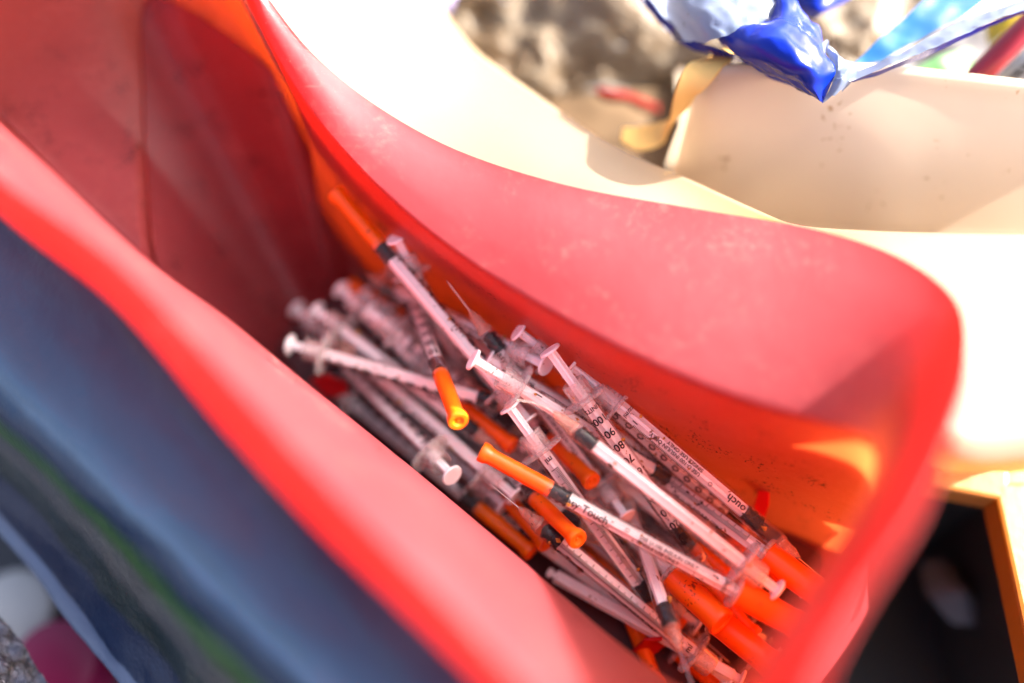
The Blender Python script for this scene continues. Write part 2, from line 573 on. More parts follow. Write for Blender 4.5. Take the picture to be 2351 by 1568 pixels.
for u in (0, .2, .4, .6, .8, 1.0):
    r_ = []
    for k, (f, i, o) in enumerate(zip(floor_r, inner, outer)):
        w = far_w(k)
        p0 = i + (f - i) * min(.4, (.005 - .002 * w) / max(.01, (f - i).length))
        p2 = i.lerp(o, .12 - .06 * w) + Vector((0, 0, .0022 * (1 - w)))
        r_.append(p0 * (1 - u) ** 2 + i * 2 * u * (1 - u) + p2 * u * u)
    add_row(r_)
for t in (.25, .4, .6, .8):
    add_row([i.lerp(o, t) + Vector((0, 0, (.005 - .0030 * far_w(k)) * math.sin(math.pi * t))) for k, (i, o) in enumerate(zip(inner, outer))])
add_row([i.lerp(o, .93) + Vector((0, 0, .0030 - .003 * far_w(k))) for k, (i, o) in enumerate(zip(inner, outer))])
add_row([o.copy() for o in outer])


def flare(k):
    st = k / PER
    return 1.0 if st <= 9 or st >= 28.5 else .25


add_row([toward(o, centre, -.0008 - .0030 * flare(k)) + Vector((0, 0, -.004)) for k, o in enumerate(outer)])
add_row([toward(o, centre, -.0008 - .0056 * flare(k)) + Vector((0, 0, -.011)) for k, o in enumerate(outer)])
add_row([toward(o, centre, -.0008 - .0064 * flare(k)) + Vector((0, 0, -.022)) for k, o in enumerate(outer)])
F = grid_faces(rows, NL, True)
bin_root = empty("sharps_bin", (centre.x, centre.y, GZ))
tag(bin_root, "flared translucent red plastic bin holding the heap of used syringes", "bin")


def rel(vs_, root):
    return [Vector(v) - root.location for v in vs_]


body = obj_from_mesh("bin_shell", mesh("bin_shell", rel(V, bin_root), F, M['red']), bin_root)
body.data.set_sharp_from_angle(angle=R(33))
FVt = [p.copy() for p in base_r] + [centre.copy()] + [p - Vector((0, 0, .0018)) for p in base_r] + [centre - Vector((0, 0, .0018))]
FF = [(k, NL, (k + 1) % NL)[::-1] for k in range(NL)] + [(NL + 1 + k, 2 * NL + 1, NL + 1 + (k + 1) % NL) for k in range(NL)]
obj_from_mesh("bin_floor", mesh("bin_floor", rel(FVt, bin_root), FF, M['dirt_shade'], False), bin_root)
# the skirt under the tub on which it stands
sk = []
low = [toward(f, centre, .004) for f in floor_r]
zs = [None, GZ + .03, GZ]
sk_rows = [[Vector((p.x, p.y, p.z - .0012)) for p in low], [Vector((p.x, p.y, GZ + .02)) for p in low], [Vector((p.x, p.y, GZ + .0005)) for p in low]]
SV = [v for r in sk_rows for v in r]
obj_from_mesh("bin_foot", mesh("bin_foot", rel(SV, bin_root), grid_faces(3, NL, True), M['red']), bin_root)

# ------------------------------------------------------------------ syringes
BR, RR, LB = .0030, .0021, .063       # barrel radius, rod radius, barrel length
_cache = {}


def cached(key, fn):
    if key not in _cache:
        _cache[key] = fn()
    return _cache[key]


def lathe_mesh(name, prof, mat, seg=20, squash=None, sharp=35):
    v, f = lathe(prof, seg, squash)
    me = mesh(name, v, f, mat)
    me.set_sharp_from_angle(angle=R(sharp))
    return me


def m_barrel():
    return lathe_mesh("barrel", [(-.0010, .0019), (-.0008, .0026), (-.0002, .0029), (.002, BR), (LB, BR), (LB + .0001, BR + .0004)], M['clear'], 24)


def m_sleeve():
    # short stepped collar moulded behind the finger flange
    return lathe_mesh("sleeve", [(LB + .0012, .0040), (LB + .0070, .0040), (LB + .0076, .0038), (LB + .0076, .0033), (LB + .0012, .0033)], M['clear2'], 20)


def m_flange():
    V, F = [], []
    seg = 28
    for x, k in ((LB, .93), (LB + .0003, 1), (LB + .0011, 1), (LB + .0014, .93)):
        for i in range(seg):
            a = 2 * math.pi * i / seg
            c, s_ = math.cos(a), math.sin(a)
            y = .0076 * k * math.copysign(abs(c) ** .75, c)
            z = .0042 * k * math.copysign(abs(s_) ** .75, s_)
            V.append((x, y, z))
    F = grid_faces(4, seg, True)
    F.append(tuple(range(seg))[::-1]); F.append(tuple(3 * seg + i for i in range(seg)))
    me = mesh("flange", V, F, M['clear2'])
    me.set_sharp_from_angle(angle=R(40))
    return me


def m_rod(x0, x1):
    def star(k, seg):
        return 0.80 if (k % 6) in (2, 3, 4) else 1.0
    return lathe_mesh("plunger_rod", [(x0, RR), (x0 + .0006, RR + .0001), (max(x0 + .001, min(x1, LB + .0005)), RR), (max(x0 + .0012, min(x1, LB + .0012)), .0016), (x1, .0016)], M['white'], 24, star, 25)


def m_thumb():
    return lathe_mesh("thumb_rest", [(0, .0018), (.0001, .0029), (.0003, .0036), (.0008, .0036), (.0011, .0033), (.0010, .0018), (.0010, .0)], M['white'], 24)


def m_stopper():
    r = .00265
    return lathe_mesh("stopper", [(0, .0006), (.0008, .0022), (.0009, r), (.0019, r), (.0021, .0023), (.0033, .0023), (.0035, r), (.0046, r), (.0048, .0023), (.0058, .0023), (.0060, r), (.0070, r), (.0071, .0)], M['rubber'], 20)


def m_hub():
    return lathe_mesh("needle_hub", [(-.0004, .0026), (-.0016, .0026), (-.0018, .0021), (-.0060, .0017), (-.0070, .0013), (-.0086, .0007), (-.0088, .0)], M['hub'], 16)


def m_needle(bend):
    V, F = [], []
    seg = 8
    n = 8
    for i in range(n + 1):
        t = i / n
        x = -.0085 - .0125 * t
        off = bend * .004 * t * t
        r = .00021 * (1 if i < n else .3)
        for k in range(seg):
            a = 2 * math.pi * k / seg
            V.append((x, off + r * math.sin(a), r * math.cos(a)))
    F = grid_faces(n + 1, seg, True)
    F.append(tuple(n * seg + k for k in range(seg)))
    return mesh("needle", V, F, M['steel'])


def m_cap():
    def ribs(k, seg):
        return 1.0 if k % 3 else 1.018
    return lathe_mesh("needle_cap", [(.0010, .0020), (.0010, .00262), (.0006, .0027), (-.0040, .0027), (-.0192, .0025), (-.0204, .00265), (-.0212, .0031), (-.0228, .0032), (-.0234, .0030),
                                     (-.0234, .0018), (-.0229, .0013), (-.0227, .0006), (-.0231, .0004), (-.0231, .0)], M['orange'], 27, ribs, 30)


def m_pcap():
    def ribs(k, seg):
        return 1.0 if k % 3 else 1.012
    return lathe_mesh("plunger_cap", [(LB + .0016, .0034), (LB + .0016, .0046), (LB + .003, .0045), (LB + .0185, .0042), (LB + .0200, .0044), (LB + .0212, .0046), (LB + .0222, .0044),
                                      (LB + .0222, .0034), (LB + .0217, .0031), (LB + .0217, .0)], M['orange'], 30, ribs, 30)


def m_pflange():
    return lathe_mesh("collar", [(LB - .0002, .0031), (LB, .0052), (LB + .0008, .0055), (LB + .0014, .0053), (LB + .0015, .0034)], M['clear2'], 26)


def text_geo(body, size, align='LEFT'):
    cu = bpy.data.curves.new("t", 'FONT')
    cu.body = body
    cu.size = size
    cu.align_x = align
    cu.align_y = 'CENTER'
    cu.resolution_u = 3
    cu.offset = size * .022
    ob = bpy.data.objects.new("t", cu)
    COL.objects.link(ob)
    bpy.context.view_layer.update()
    dg = bpy.context.evaluated_depsgraph_get()
    me = bpy.data.meshes.new_from_object(ob.evaluated_get(dg))
    vs_ = [v.co.copy() for v in me.vertices]
    fs = [tuple(p.vertices) for p in me.polygons]
    bpy.data.meshes.remove(me)
    bpy.data.objects.remove(ob); bpy.data.curves.remove(cu)
    return vs_, fs


PR = BR + .00005


def bend(u, v, a0):
    a = a0 + v / PR
    return (u, PR * math.sin(a), PR * math.cos(a))


class Print:
    def __init__(self): self.V, self.F = [], []

    def text(self, body, size, x, a0, across=False, flip=False, squeeze=1.0):
        vs_, fs = text_geo(body, size, 'CENTER' if across else 'LEFT')
        b = len(self.V)
        for c in vs_:
            if across:
                u, w = (x + c.y, -c.x) if not flip else (x - c.y, c.x)
            else:
                u, w = (x + c.x * squeeze, c.y) if not flip else (x - c.x * squeeze, -c.y)
            self.V.append(bend(u, w, a0))
        self.F += [tuple(i + b for i in f) for f in fs]

    def quad(self, x0, x1, a0, v0, v1, n=4):
        b = len(self.V)
        for i in range(n + 1):
            w = v0 + (v1 - v0) * i / n
            self.V.append(bend(x0, w, a0)); self.V.append(bend(x1, w, a0))
        for i in range(n):
            self.F.append((b + 2 * i, b + 2 * i + 1, b + 2 * i + 3, b + 2 * i + 2))

    def ticks(self, a0, n=100, x0=.006, step=.0005, short=.0011, mid=.0011, long=.0024, every=10, w=.00024):
        for i in range(n + 1):
            L = long if i % every == 0 else (mid if i % 5 == 0 else short)
            self.quad(x0 + i * step - w / 2, x0 + i * step + w / 2, a0, 0, L, 3 if L < .002 else 5)

    def make(self, name): return mesh(name, self.V, self.F, M['ink'], False)


def m_print_brand():
    p = Print()
    p.ticks(.62, 100, .0040, .00052, .0010, .0010, .0016)
    p.text("Easy\u00b7Touch", .0034, .0050, -.10)
    p.text("\u00ae", .0018, .0262, .12)
    p.text("USE U-100 INSULIN ONLY", .00172, .0310, .18)
    p.text("SINGLE USE ONLY", .00172, .0310, -.36)
    p.text("1", .0026, .0565, .35, True, True)
    p.text("cc/ml", .0021, .0600, -.05, True, True)
    return p.make("print")


def m_print_scale():
    p = Print()
    p.ticks(-.28, 100, .0050, .00052, .0014, .0020, .0026, 10, .00025)
    p.text("Easy\u00b7Touch", .0030, .0060, -.95)
    p.text("USE U-100 INSULIN ONLY", .0017, .0300, -.88)
    p.text("ml", .0026, .0605, .1, True, True)
    p.text("1", .0028, .0575, .9, True, True)
    return p.make("print")


def m_print_num():
    p = Print()
    p.ticks(.80, 100, .0045, .00052, .0011, .0016, .0018)
    for i in range(1, 11):
        p.text(str(i * 10), .0036 if i < 10 else .0034, .0045 + i * .0052, .05, True, True)
        p.quad(.0045 + i * .0052 - .0001, .0045 + i * .0052 + .0001, .80, -.0006, .0)
    p.text("UNITS", .0021, .0606, .05, True, True)
    p.text("USE U-100 INSULIN ONLY  SINGLE USE ONLY", .0016, .0120, 2.2)
    return p.make("print")


PRINTS = {'brand': m_print_brand, 'scale': m_print_scale, 'num': m_print_num}


def syringe(label, n, q, pull=.0, roll=0.0, pr='num', cap=False, pcap=False, sleeve=True, needle=True, bend_n=0, slide=0.0, froll=0.0, rodless=False, group="used insulin syringes heaped in the red bin", fl=False):
    """n: pixel and height of the front end of the barrel, q: another point on the axis towards the plunger"""
    A, B = at(*n), at(*q)
    X = (B - A).normalized()
    if fl: A = B - X * LB
    if slide: A = A + X * slide
    toc = (CAM - (A + X * .033)).normalized()
    Z = (toc - X * toc.dot(X)).normalized()
    Y = Z.cross(X)
    mat = Matrix((X, Y, Z)).transposed().to_4x4()
    mat = Matrix.Translation(A) @ mat @ Matrix.Rotation(roll, 4, 'X')
    root = empty("syringe")
    root.matrix_world = mat
    tag(root, label, "syringe", group)
    b = obj_from_mesh("barrel", cached('barrel', m_barrel), root)
    if pr:
        obj_from_mesh("print", cached(pr, PRINTS[pr]), b)
    if pcap:
        obj_from_mesh("collar", cached('pfl', m_pflange), root)
        obj_from_mesh("plunger_cap", cached('pcap', m_pcap), root)
    else:
        f = obj_from_mesh("flange", cached('flange', m_flange), root)
        f.rotation_euler = (froll - roll, 0, 0)
        if sleeve: obj_from_mesh("sleeve", cached('sleeve', m_sleeve), root)
    s_ = obj_from_mesh("stopper", cached('stop', m_stopper), root)
    s_.location = (pull + .0002, 0, 0)
    x0 = pull + .0070
    x1 = LB + (.013 + pull if not pcap else .004)
    if not rodless:
        key = ('rod', round(x0, 4), round(x1, 4))
        obj_from_mesh("plunger_rod", cached(key, lambda: m_rod(x0, x1)), root)
        if not pcap:
            t = obj_from_mesh("thumb_rest", cached('thumb', m_thumb), root)
            t.location = (x1, 0, 0)
    if cap:
        obj_from_mesh("needle_cap", cached('cap', m_cap), root)
    else:
        obj_from_mesh("needle_hub", cached('hub', m_hub), root)
        if needle:
            obj_from_mesh("needle", cached(('needle', bend_n), lambda: m_needle(bend_n)), root)
    SYR.append((root, pull, cap))
    return root


SYR = []
S = syringe
# --- the far left of the heap
S("capped syringe leaning up alone above the heap towards the dark end wall", (870, 560, .058), (1100, 832, .048), roll=-1.15, cap=True)
S("capped syringe crossing the leaning one, its orange cap pointing down over the heap", (1013, 862, .050), (948, 690, .030), roll=.2, cap=True)
S("uncapped syringe with long white barrel and round thumb rest nearest the left rim", (1040, 896, .036), (748, 814, .032), roll=-.9, fl=True)
S("syringe with round thumb rest, second along the fan of plungers", (930, 868, .026), (788, 760, .024), fl=True, roll=2.4, froll=.5)
S("syringe with round thumb rest, third along the fan of plungers", (981, 860, .022), (838, 718, .022), roll=2.8, fl=True)
S("syringe with hooked white thumb rest beside a fallen orange cap", (1045, 872, .024), (915, 767, .028), roll=.5, fl=True)
S("capped syringe lying low beneath the fan of plungers, only its orange cap clear", (920, 726, .016), (1010, 780, .016), roll=.6, cap=True, pull=.002)
S("syringe half hidden behind the leaning one, thumb rest up against the far wall", (1040, 800, .024), (950, 625, .050), roll=1.0, fl=True)
S("syringe at the far wall with bare needle and black stopper standing up", (1125, 775, .052), (1200, 874, .044), roll=-.7, pr='scale', slide=-.002)
S("syringe under the leaning one with its thumb rest by the far wall", (985, 705, .036), (1180, 802, .050), roll=1.2, fl=True)
S("syringe with thumb rest tucked behind two others along the far wall", (1480, 985, .030), (1265, 818, .050), roll=.8, fl=True)
S("syringe printed UNITS 100 with edge-on thumb rest near the far wall", (1603, 1280, .024), (1335, 906, .056), roll=.10, pr='num', pull=.006)
S("syringe with ribbed plunger and clear collar lying across the middle", (1330, 975, .046), (1195, 892, .056), roll=1.3, pull=.004, fl=True, pr='scale')
S("long syringe with clear barrel, black stopper up and bent needle", (1322, 988, .060), (1688, 1279, .044), roll=2.6, pr='brand', bend_n=1.5)
S("large printed capped syringe on top of the heap with orange plunger cap", (1258, 1120, .047), (1682, 1353, .038), roll=.05, pr='brand', cap=True, pcap=True, pull=.0)
S("printed syringe with bare needle lying beside the inner edge of the bin", (1240, 1206, .033), (1505, 1425, .018), roll=.12, pr='scale', pull=.001)
S("syringe pointing its needle down at the empty corner of the bin", (1541, 1438, .036), (1430, 1125, .012), roll=2.3, pr='scale')
S("syringe with clear finger flange under the large printed one", (1230, 905, .018), (1383, 1113, .025), fl=True, roll=.6, pr='num')
S("finely graduated syringe under the large printed one, thumb rest edge-on", (1512, 1402, .018), (1249, 1043, .044), roll=.15, pr='scale', pull=.004)
S("capped syringe whose orange cap lies under a clear finger flange", (1268, 1012, .026), (1150, 890, .012), roll=.4, pr='scale', cap=True)
S("plain white syringe with thumb rest beside the large orange cap", (872, 868, .024), (1112, 1078, .026), fl=True, roll=2.6)
S("grey shaded syringe under the plain white one, thumb rest and flange showing", (880, 905, .012), (1092, 1100, .016), fl=True, roll=2.2)
S("syringe with dark numbers along its side and a thumb rest by the rim", (819, 870, .012), (985, 1038, .030), fl=True, roll=-.9)
S("capped syringe down against the near inner edge with bluish thumb rest", (1102, 1170, .014), (846, 956, .006), roll=.9, cap=True, pull=.0)
S("capped syringe whose orange cap sticks out under the large printed one", (1232, 1148, .030), (1130, 1050, .016), roll=.3, cap=True)
S("capped syringe buried deeper with its orange cap under a needle hub", (1163, 1145, .016), (1080, 1050, .008), roll=.3, cap=True)
S("yellow-lit syringe along the far wall with upside-down print and bare needle", (1785, 1240, .038), (1440, 946, .050), roll=.05, pr='brand', pull=.006, rodless=False)
S("graduated syringe with orange plunger cap against the right end wall", (1370, 985, .026), (1752, 1268, .035), roll=-.15, pr='scale', pcap=True, pull=.0, fl=True)
S("capped syringe lying under the yellow-lit one beside the far wall", (1578, 1102, .026), (1420, 1006, .034), roll=-.6, pr='num', cap=True)
S("syringe with wide orange plunger cap facing the near corner", (1330, 1120, .012), (1540, 1318, .026), roll=1.2, pr=None, pcap=True, fl=True)
S("syringe with orange plunger cap and clear collar in the near corner", (1380, 1205, .008), (1642, 1420, .022), roll=1.2, pr='num', pcap=True, fl=True)
S("pinkish syringe lying low beside the printed one with bare needle", (1230, 1240, .012), (1505, 1435, .006), roll=2.9, pr=None, slide=-.006)
S("thin syringe lying low between two long ones, black stopper down", (1636, 1285, .012), (1545, 1200, .010), roll=.5, pr='scale')

S("syringe buried crosswise under the printed one, only its numbers showing", (1290, 1100, .016), (1120, 960, .020), roll=.3, pr='num')
S("syringe with clear flange tucked between the orange caps", (1420, 1120, .018), (1290, 1060, .022), roll=1.5, pr='scale', fl=True)
S("syringe lying behind the UNITS 100 one with flange against the far wall", (1560, 1080, .032), (1380, 915, .046), roll=.2, pr='num', fl=True)
S("capped syringe end by the orange plunger caps, mostly covered", (1620, 1330, .010), (1500, 1190, .010), roll=.7, pr='num', cap=True)
S("syringe lying along the near edge under the thumb rests", (1190, 1200, .008), (1010, 1040, .008), roll=1.7, pr='num')

# lower layer: half-buried syringes that carry the heap
for (x, y, x2, y2, z1, z2, c) in [
    (930, 760, 1130, 900, .006, .006, False), (1010, 730, 1230, 900, .005, .006, False), (1100, 930, 1330, 1090, .006, .006, False),
    (960, 960, 1190, 1120, .005, .005, False), (1190, 1000, 1420, 1180, .006, .006, True), (1300, 1000, 1530, 1150, .006, .005, False),
    (1420, 1050, 1650, 1210, .005, .005, True), (1350, 1180, 1560, 1340, .005, .004, True), (1060, 830, 1290, 960, .012, .012, False),
    (1230, 880, 1450, 1060, .012, .012, False), (1010, 880, 1230, 1070, .012, .012, False),
    (1150, 860, 1390, 1010, .018, .016, False), (1330, 1010, 1540, 1190, .016, .012, False), (1120, 990, 1340, 1160, .014, .012, True), (1270, 940, 1500, 1080, .016, .014, False),
    (1180, 1110, 1400, 1280, .010, .008, False), (1400, 1200, 1600, 1380, .006, .006, True), (1040, 760, 1260, 910, .016, .018, False), (950, 820, 1160, 1000, .016, .014, False),
    (1560, 1150, 1400, 1020, .010, .010, True), (1680, 1230, 1500, 1080, .010, .012, True), (1130, 1060, 950, 900, .008, .008, False), (1300, 1250, 1120, 1090, .006, .006, True),
    (1440, 1330, 1270, 1180, .006, .006, True), (1560, 1420, 1390, 1270, .005, .005, False),
    (1010, 1000, 840, 850, .012, .010, False), (1120, 1110, 960, 960, .014, .014, False), (1230, 1190, 1060, 1040, .014, .012, True), (1330, 1210, 1160, 1060, .020, .016, False),
    (1420, 1260, 1250, 1100, .016, .014, False), (1500, 1250, 1340, 1090, .018, .016, False), (1600, 1260, 1430, 1110, .016, .018, True), (1180, 980, 1010, 830, .022, .020, False)]:
    S("half-buried syringe with an orange needle cap in the lower layer of the heap" if c else "half-buried bare syringe in the lower layer of the heap", (x, y, z1), (x2, y2, z2), roll=random.uniform(0, 6), pr=random.choice(['num', 'scale', 'brand']), cap=c,
      group="half-buried capped syringes under the heap" if c else "half-buried bare syringes under the heap")

# loose pieces in the bin ------------------------------------------------
def place(root, A, X, roll=0.0):
    toc = (CAM - A).normalized()
    Z = (toc - X * toc.dot(X)).normalized()
    root.matrix_world = Matrix.Translation(A) @ Matrix((X, Z.cross(X), Z)).transposed().to_4x4() @ Matrix.Rotation(roll, 4, 'X')


def loose_rod(label, a, b, L):
    A, B = at(*a), at(*b)
    r = empty("plunger"); place(r, A, (B - A).normalized(), .3)
    tag(r, label, "plunger")
    obj_from_mesh("plunger_rod", m_rod(0, L), r)
    t = obj_from_mesh("thumb_rest", cached('thumb', m_thumb), r); t.location = (L, 0, 0)
    s_ = obj_from_mesh("stopper_seat", lathe_mesh("stopper_seat", [(-.003, .001), (-.0026, .0017), (-.0012, .0017), (-.001, .001), (0, .001)], M['white'], 12), r)


loose_rod("loose pale lilac plunger rod lying along the near inner edge", (1275, 1322, .010), (1675, 1548, .012), .066)


def loose_cap(label, a, b, big=False):
    A, B = at(*a), at(*b)
    o = obj_from_mesh("orange_cap", cached('pcap' if big else 'cap', m_pcap if big else m_cap))
    X = (A - B).normalized() if not big else (B - A).normalized()
    place(o, A if not big else A - X * LB, X)
    tag(o, label, "cap", "loose orange caps")


loose_cap("loose orange cap lying just behind the down-pointing capped syringe", (1060, 932, .026), (1164, 1014, .028))
loose_cap("loose orange cap half under the graduated syringe", (1340, 1230, .008), (1420, 1330, .006))
loose_cap("loose orange cap standing under the lilac plunger rod", (1560, 1500, .004), (1615, 1548, .003))
loose_cap("loose dark orange cap on the bin floor behind the red shard", (1450, 1420, .006), (1478, 1495, .003))


def shard(label, pts, z, lift):
    root = None
    P = [at(x, y, z + dz) for x, y, dz in pts]
    n = len(P)
    c = sum(P, Vector()) / n
    nrm = (P[1] - P[0]).cross(P[2] - P[0]).normalized()
    t = .0011
    Vv = [p - c for p in P] + [p - c + nrm * t for p in P]
    Ff = [tuple(range(n))[::-1], tuple(range(n, 2 * n))] + [(i, (i + 1) % n, n + (i + 1) % n, n + i) for i in range(n)]
    o = obj_from_mesh("red_plastic_shard", mesh("red_plastic_shard", Vv, Ff, M['shard'], False))
    o.location = c
    bv = o.modifiers.new("bevel", 'BEVEL'); bv.width = .0003; bv.segments = 2
    tag(o, label, "plastic shard", "red plastic shards among the syringes")


shard("red plastic shard on the dark floor by the lilac plunger rod", [(1452, 1497, .002), (1480, 1470, .010), (1520, 1468, .012), (1532, 1480, .004), (1490, 1512, .0)], .002, 0)
shard("pointed red plastic shard standing against the far wall", [(1728, 1168, .0), (1752, 1093, .018), (1768, 1100, .018), (1765, 1160, .006), (1752, 1200, -.004)], .018, 0)
shard("blurred red plastic shard beside the bluish thumb rest", [(710, 872, 0), (748, 860, .004), (790, 880, .004), (800, 905, .0), (750, 915, -.004)], .012, 0)
shard("dark red plastic shard behind the leaning capped syringe", [(965, 600, .0), (985, 568, .012), (1025, 610, .01), (1035, 660, .0), (990, 680, -.004)], .014, 0)

# dried brown crumbs stuck on the barrels
cv, cf = [], []
ico = [(1, 0, 0), (-1, 0, 0), (0, 1, 0), (0, -1, 0), (0, 0, 1), (0, 0, -1)]
icf = [(0, 2, 4), (2, 1, 4), (1, 3, 4), (3, 0, 4), (2, 0, 5), (1, 2, 5), (3, 1, 5), (0, 3, 5)]
for root, pull, cap in SYR[:33]:
    for k in range(random.choice([1, 2, 3, 4])):
        x = random.uniform(.002, LB + .004)
        a = random.uniform(-.9, .9)
        s_ = random.choice([.0004, .0005, .0007, .0010])
        m0 = root.matrix_world @ Matrix.Rotation(-root.matrix_world.to_euler().x * 0 + a, 4, 'X')
        # direction facing up, whatever the roll
        up = (CAM - root.matrix_world.translation).normalized()
        Xw = root.matrix_world.to_3x3() @ Vector((1, 0, 0))
        up = (up - Xw * up.dot(Xw)).normalized()
        side = Xw.cross(up)
        rad = BR + .0001 if 0 < x < LB else BR + .0005
        p = root.matrix_world.translation + Xw * x + (up * math.cos(a) + side * math.sin(a)) * rad
        b = len(cv)
        for vv in ico:
            j = random.uniform(.5, 1.4)
            q_ = Xw * vv[0] * random.uniform(.7, 1.8) + side * vv[1] + up * vv[2] * .5
            cv.append(p + q_ * s_ * j)
        cf += [tuple(b + i for i in f) for f in icf]
crumbs = obj_from_mesh("residue_crumbs", mesh("residue_crumbs", cv, cf, M['residue'], False))
tag(crumbs, "tiny dried brown crumbs scattered over the syringes", "residue", kind="stuff")

# ------------------------------------------------------------------ blue printed wrapper outside the near rim
WA = []      # rows across: each a curve running along the rim
rows_px = [
    # (x, y, z) along, from upper left to below the frame
    ([(-240, 290), (0, 455), (250, 665), (500, 925), (715, 1155), (935, 1380), (1140, 1600), (1330, 1800)], .086),
    ([(-280, 340), (-40, 560), (200, 780), (440, 1020), (650, 1250), (860, 1470), (1060, 1690), (1240, 1890)], .078),
    ([(-330, 480), (-60, 760), (170, 985), (385, 1180), (580, 1380), (780, 1570), (960, 1760), (1120, 1950)], .070),
    ([(-360, 560), (-80, 850), (110, 1030), (310, 1225), (500, 1415), (680, 1600), (840, 1780), (980, 1960)], .060),
    ([(-400, 640), (-110, 920), (70, 1085), (240, 1260), (400, 1440), (560, 1630), (700, 1800), (830, 1980)], .038),
    ([(-440, 730), (-160, 1000), (10, 1160), (160, 1330), (310, 1510), (450, 1690), (580, 1860), (700, 2030)], .014),
    ([(-450, 790), (-190, 1040), (-30, 1190), (120, 1375), (260, 1550), (390, 1730), (520, 1900), (640, 2070)], .004),
]
rows_3 = []
for px, z in rows_px:
    rows_3.append(cr([at(x, y, z) for x, y in px], 10))
nw = len(rows_3[0])
fine = []
for k in range(nw):
    fine.append(cr([r[k] for r in rows_3], 8))
na0 = len(fine[0])
for c_ in fine:      # the package folds back under and rests on the ground
    e_ = c_[-1].copy()
    c_.append(e_ + Vector((.010, .008, -.022)))
    c_.append(Vector((e_.x + .020, e_.y + .016, GZ + .012)))
    c_.append(Vector((e_.x + .026, e_.y + .022, GZ + .002)))
na = len(fine[0])
WV, WF, WU = [], [], []
wc = at(500, 1200, GZ)
for k in range(nw):
    for j, p in enumerate(fine[k]):
        u = min(1.0, j / (na0 - 1))
        w = noise.noise(Vector((k * .16, j * .22, 1.7))) * .0020 + noise.noise(Vector((k * .5, j * .5, 5))) * .0006
        WV.append(p + Vector((-.5, -.3, .8)) * w - wc); WU.append(u)
# fold under: back sheet a little lower
b0 = len(WV)
for k in range(nw):
    for j, p in enumerate(fine[k]):
        u = min(1.0, j / (na0 - 1))
        bulge = .016 * math.sin(math.pi * min(1, u * 1.0))
        q_ = p + Vector((.3, .2, -1)) * (.0008 + bulge); q_.z = max(q_.z, GZ + .0006); WV.append(q_ - wc); WU.append(u)
for k in range(nw - 1):
    for j in range(na - 1):
        a = k * na + j
        WF.append((a, a + na, a + na + 1, a + 1))
        WF.append((b0 + a, b0 + a + 1, b0 + a + na + 1, b0 + a + na))
for k in range(nw - 1):
    for j in (0, na - 1):
        a, c = k * na + j, (k + 1) * na + j
        WF.append((a, b0 + a, b0 + c, c) if j == 0 else (a, c, b0 + c, b0 + a))
me = mesh("blue_wrapper", WV, WF, M['wrap'])
attr = me.attributes.new("across", 'FLOAT', 'POINT')
for i, u in enumerate(WU): attr.data[i].value = u
wrap = obj_from_mesh("blue_wrapper", me); wrap.location = wc
tag(wrap, "blue striped plastic wrapper with a green band lying along the red bin", "wrapper")

# ------------------------------------------------------------------ cream bin whose broad lip runs behind the red one
near_px = [(430, -260, .078), (530, -110, .078), (625, 40, .078), (760, 200, .078), (945, 350, .079), (1190, 470, .080), (1470, 560, .082), (1740, 640, .086), (1950, 740, .090), (2080, 900, .088), (2190, 1040, .084), (2400, 1048, .080), (2750, 1062, .080)]
far_px = [(860, -230, 0.069), (930, -100, 0.069), (1012, 15, 0.069), (1085, 108, 0.069), (1230, 215, 0.070), (1400, 330, 0.071), (1590, 415, 0.073), (1745, 485, 0.076), (1830, 516, 0.080), (1960, 528, 0.084), (2150, 535, 0.086), (2400, 540, 0.086), (2750, 552, 0.086)]
hug = []  # unseen edge of the lip, shaped to block sun from the red wall
for k in range(27, 15, -1):
    i_, o_ = at(*ST[k][:3]), at(*ST[k][3:6])
    p_ = i_.lerp(o_, .30); p_.z -= .012 if k > 18 else (.024 if k > 15 else .034)
    hug.append(p_)
near3 = hug + [at(*p) for p in near_px[9:]]
far_px = [(700, -450, .075), (760, -380, .075), (810, -300, .075)] + far_px
cn = cr(near3, 8)
cf_ = cr([at(*p) for p in far_px], 8)
nn = len(cn)
crow = []
for t in (0, .1, .2, .3, .4, .5, .6, .7, .8, .9, .97):
    crow.append([a.lerp(b, t) + Vector((0, 0, .003 * math.sin(math.pi * t) ** 1.3)) for a, b in zip(cn, cf_)])
crow.append([b.copy() for b in cf_])
crow.append([b + Vector((.001, .0025, -.004)) for b in cf_])
crow.append([b + Vector((.001, .0030, -.016)) for b in cf_])
front = [[a + Vector((0, -.0008, -.004)) for a in cn], [a + Vector((0, .0006, -.014)) for a in cn]]
allrows = front[::-1] + crow
CV = [v for r in allrows for v in r]
cream_c = at(1700, 620, GZ)
croot = empty("cream_bin", cream_c)
tag(croot, "sunlit cream plastic bin with broad lip against the red bin", "bin")
o = obj_from_mesh("lip", mesh("lip", rel(CV, croot), grid_faces(len(allrows), nn, False), M['cream']), croot)
# wall of the cream bin under the lip, down to the ground
wall_t = [a.lerp(b, .45) + Vector((0, 0, -.006)) for a, b in zip(cn, cf_)]
wall_b = [Vector((p.x + .004, p.y + .006, GZ + .0005)) for p in wall_t]
wall_t2 = [p + Vector((.0015, .0025, 0)) for p in wall_t]
wall_b2 = [p + Vector((.0015, .0025, 0)) for p in wall_b]
WVv = wall_t + wall_b + wall_b2 + wall_t2
o = obj_from_mesh("side_wall", mesh("side_wall", rel(WVv, croot), grid_faces(4, nn, False), M['cream']), croot)

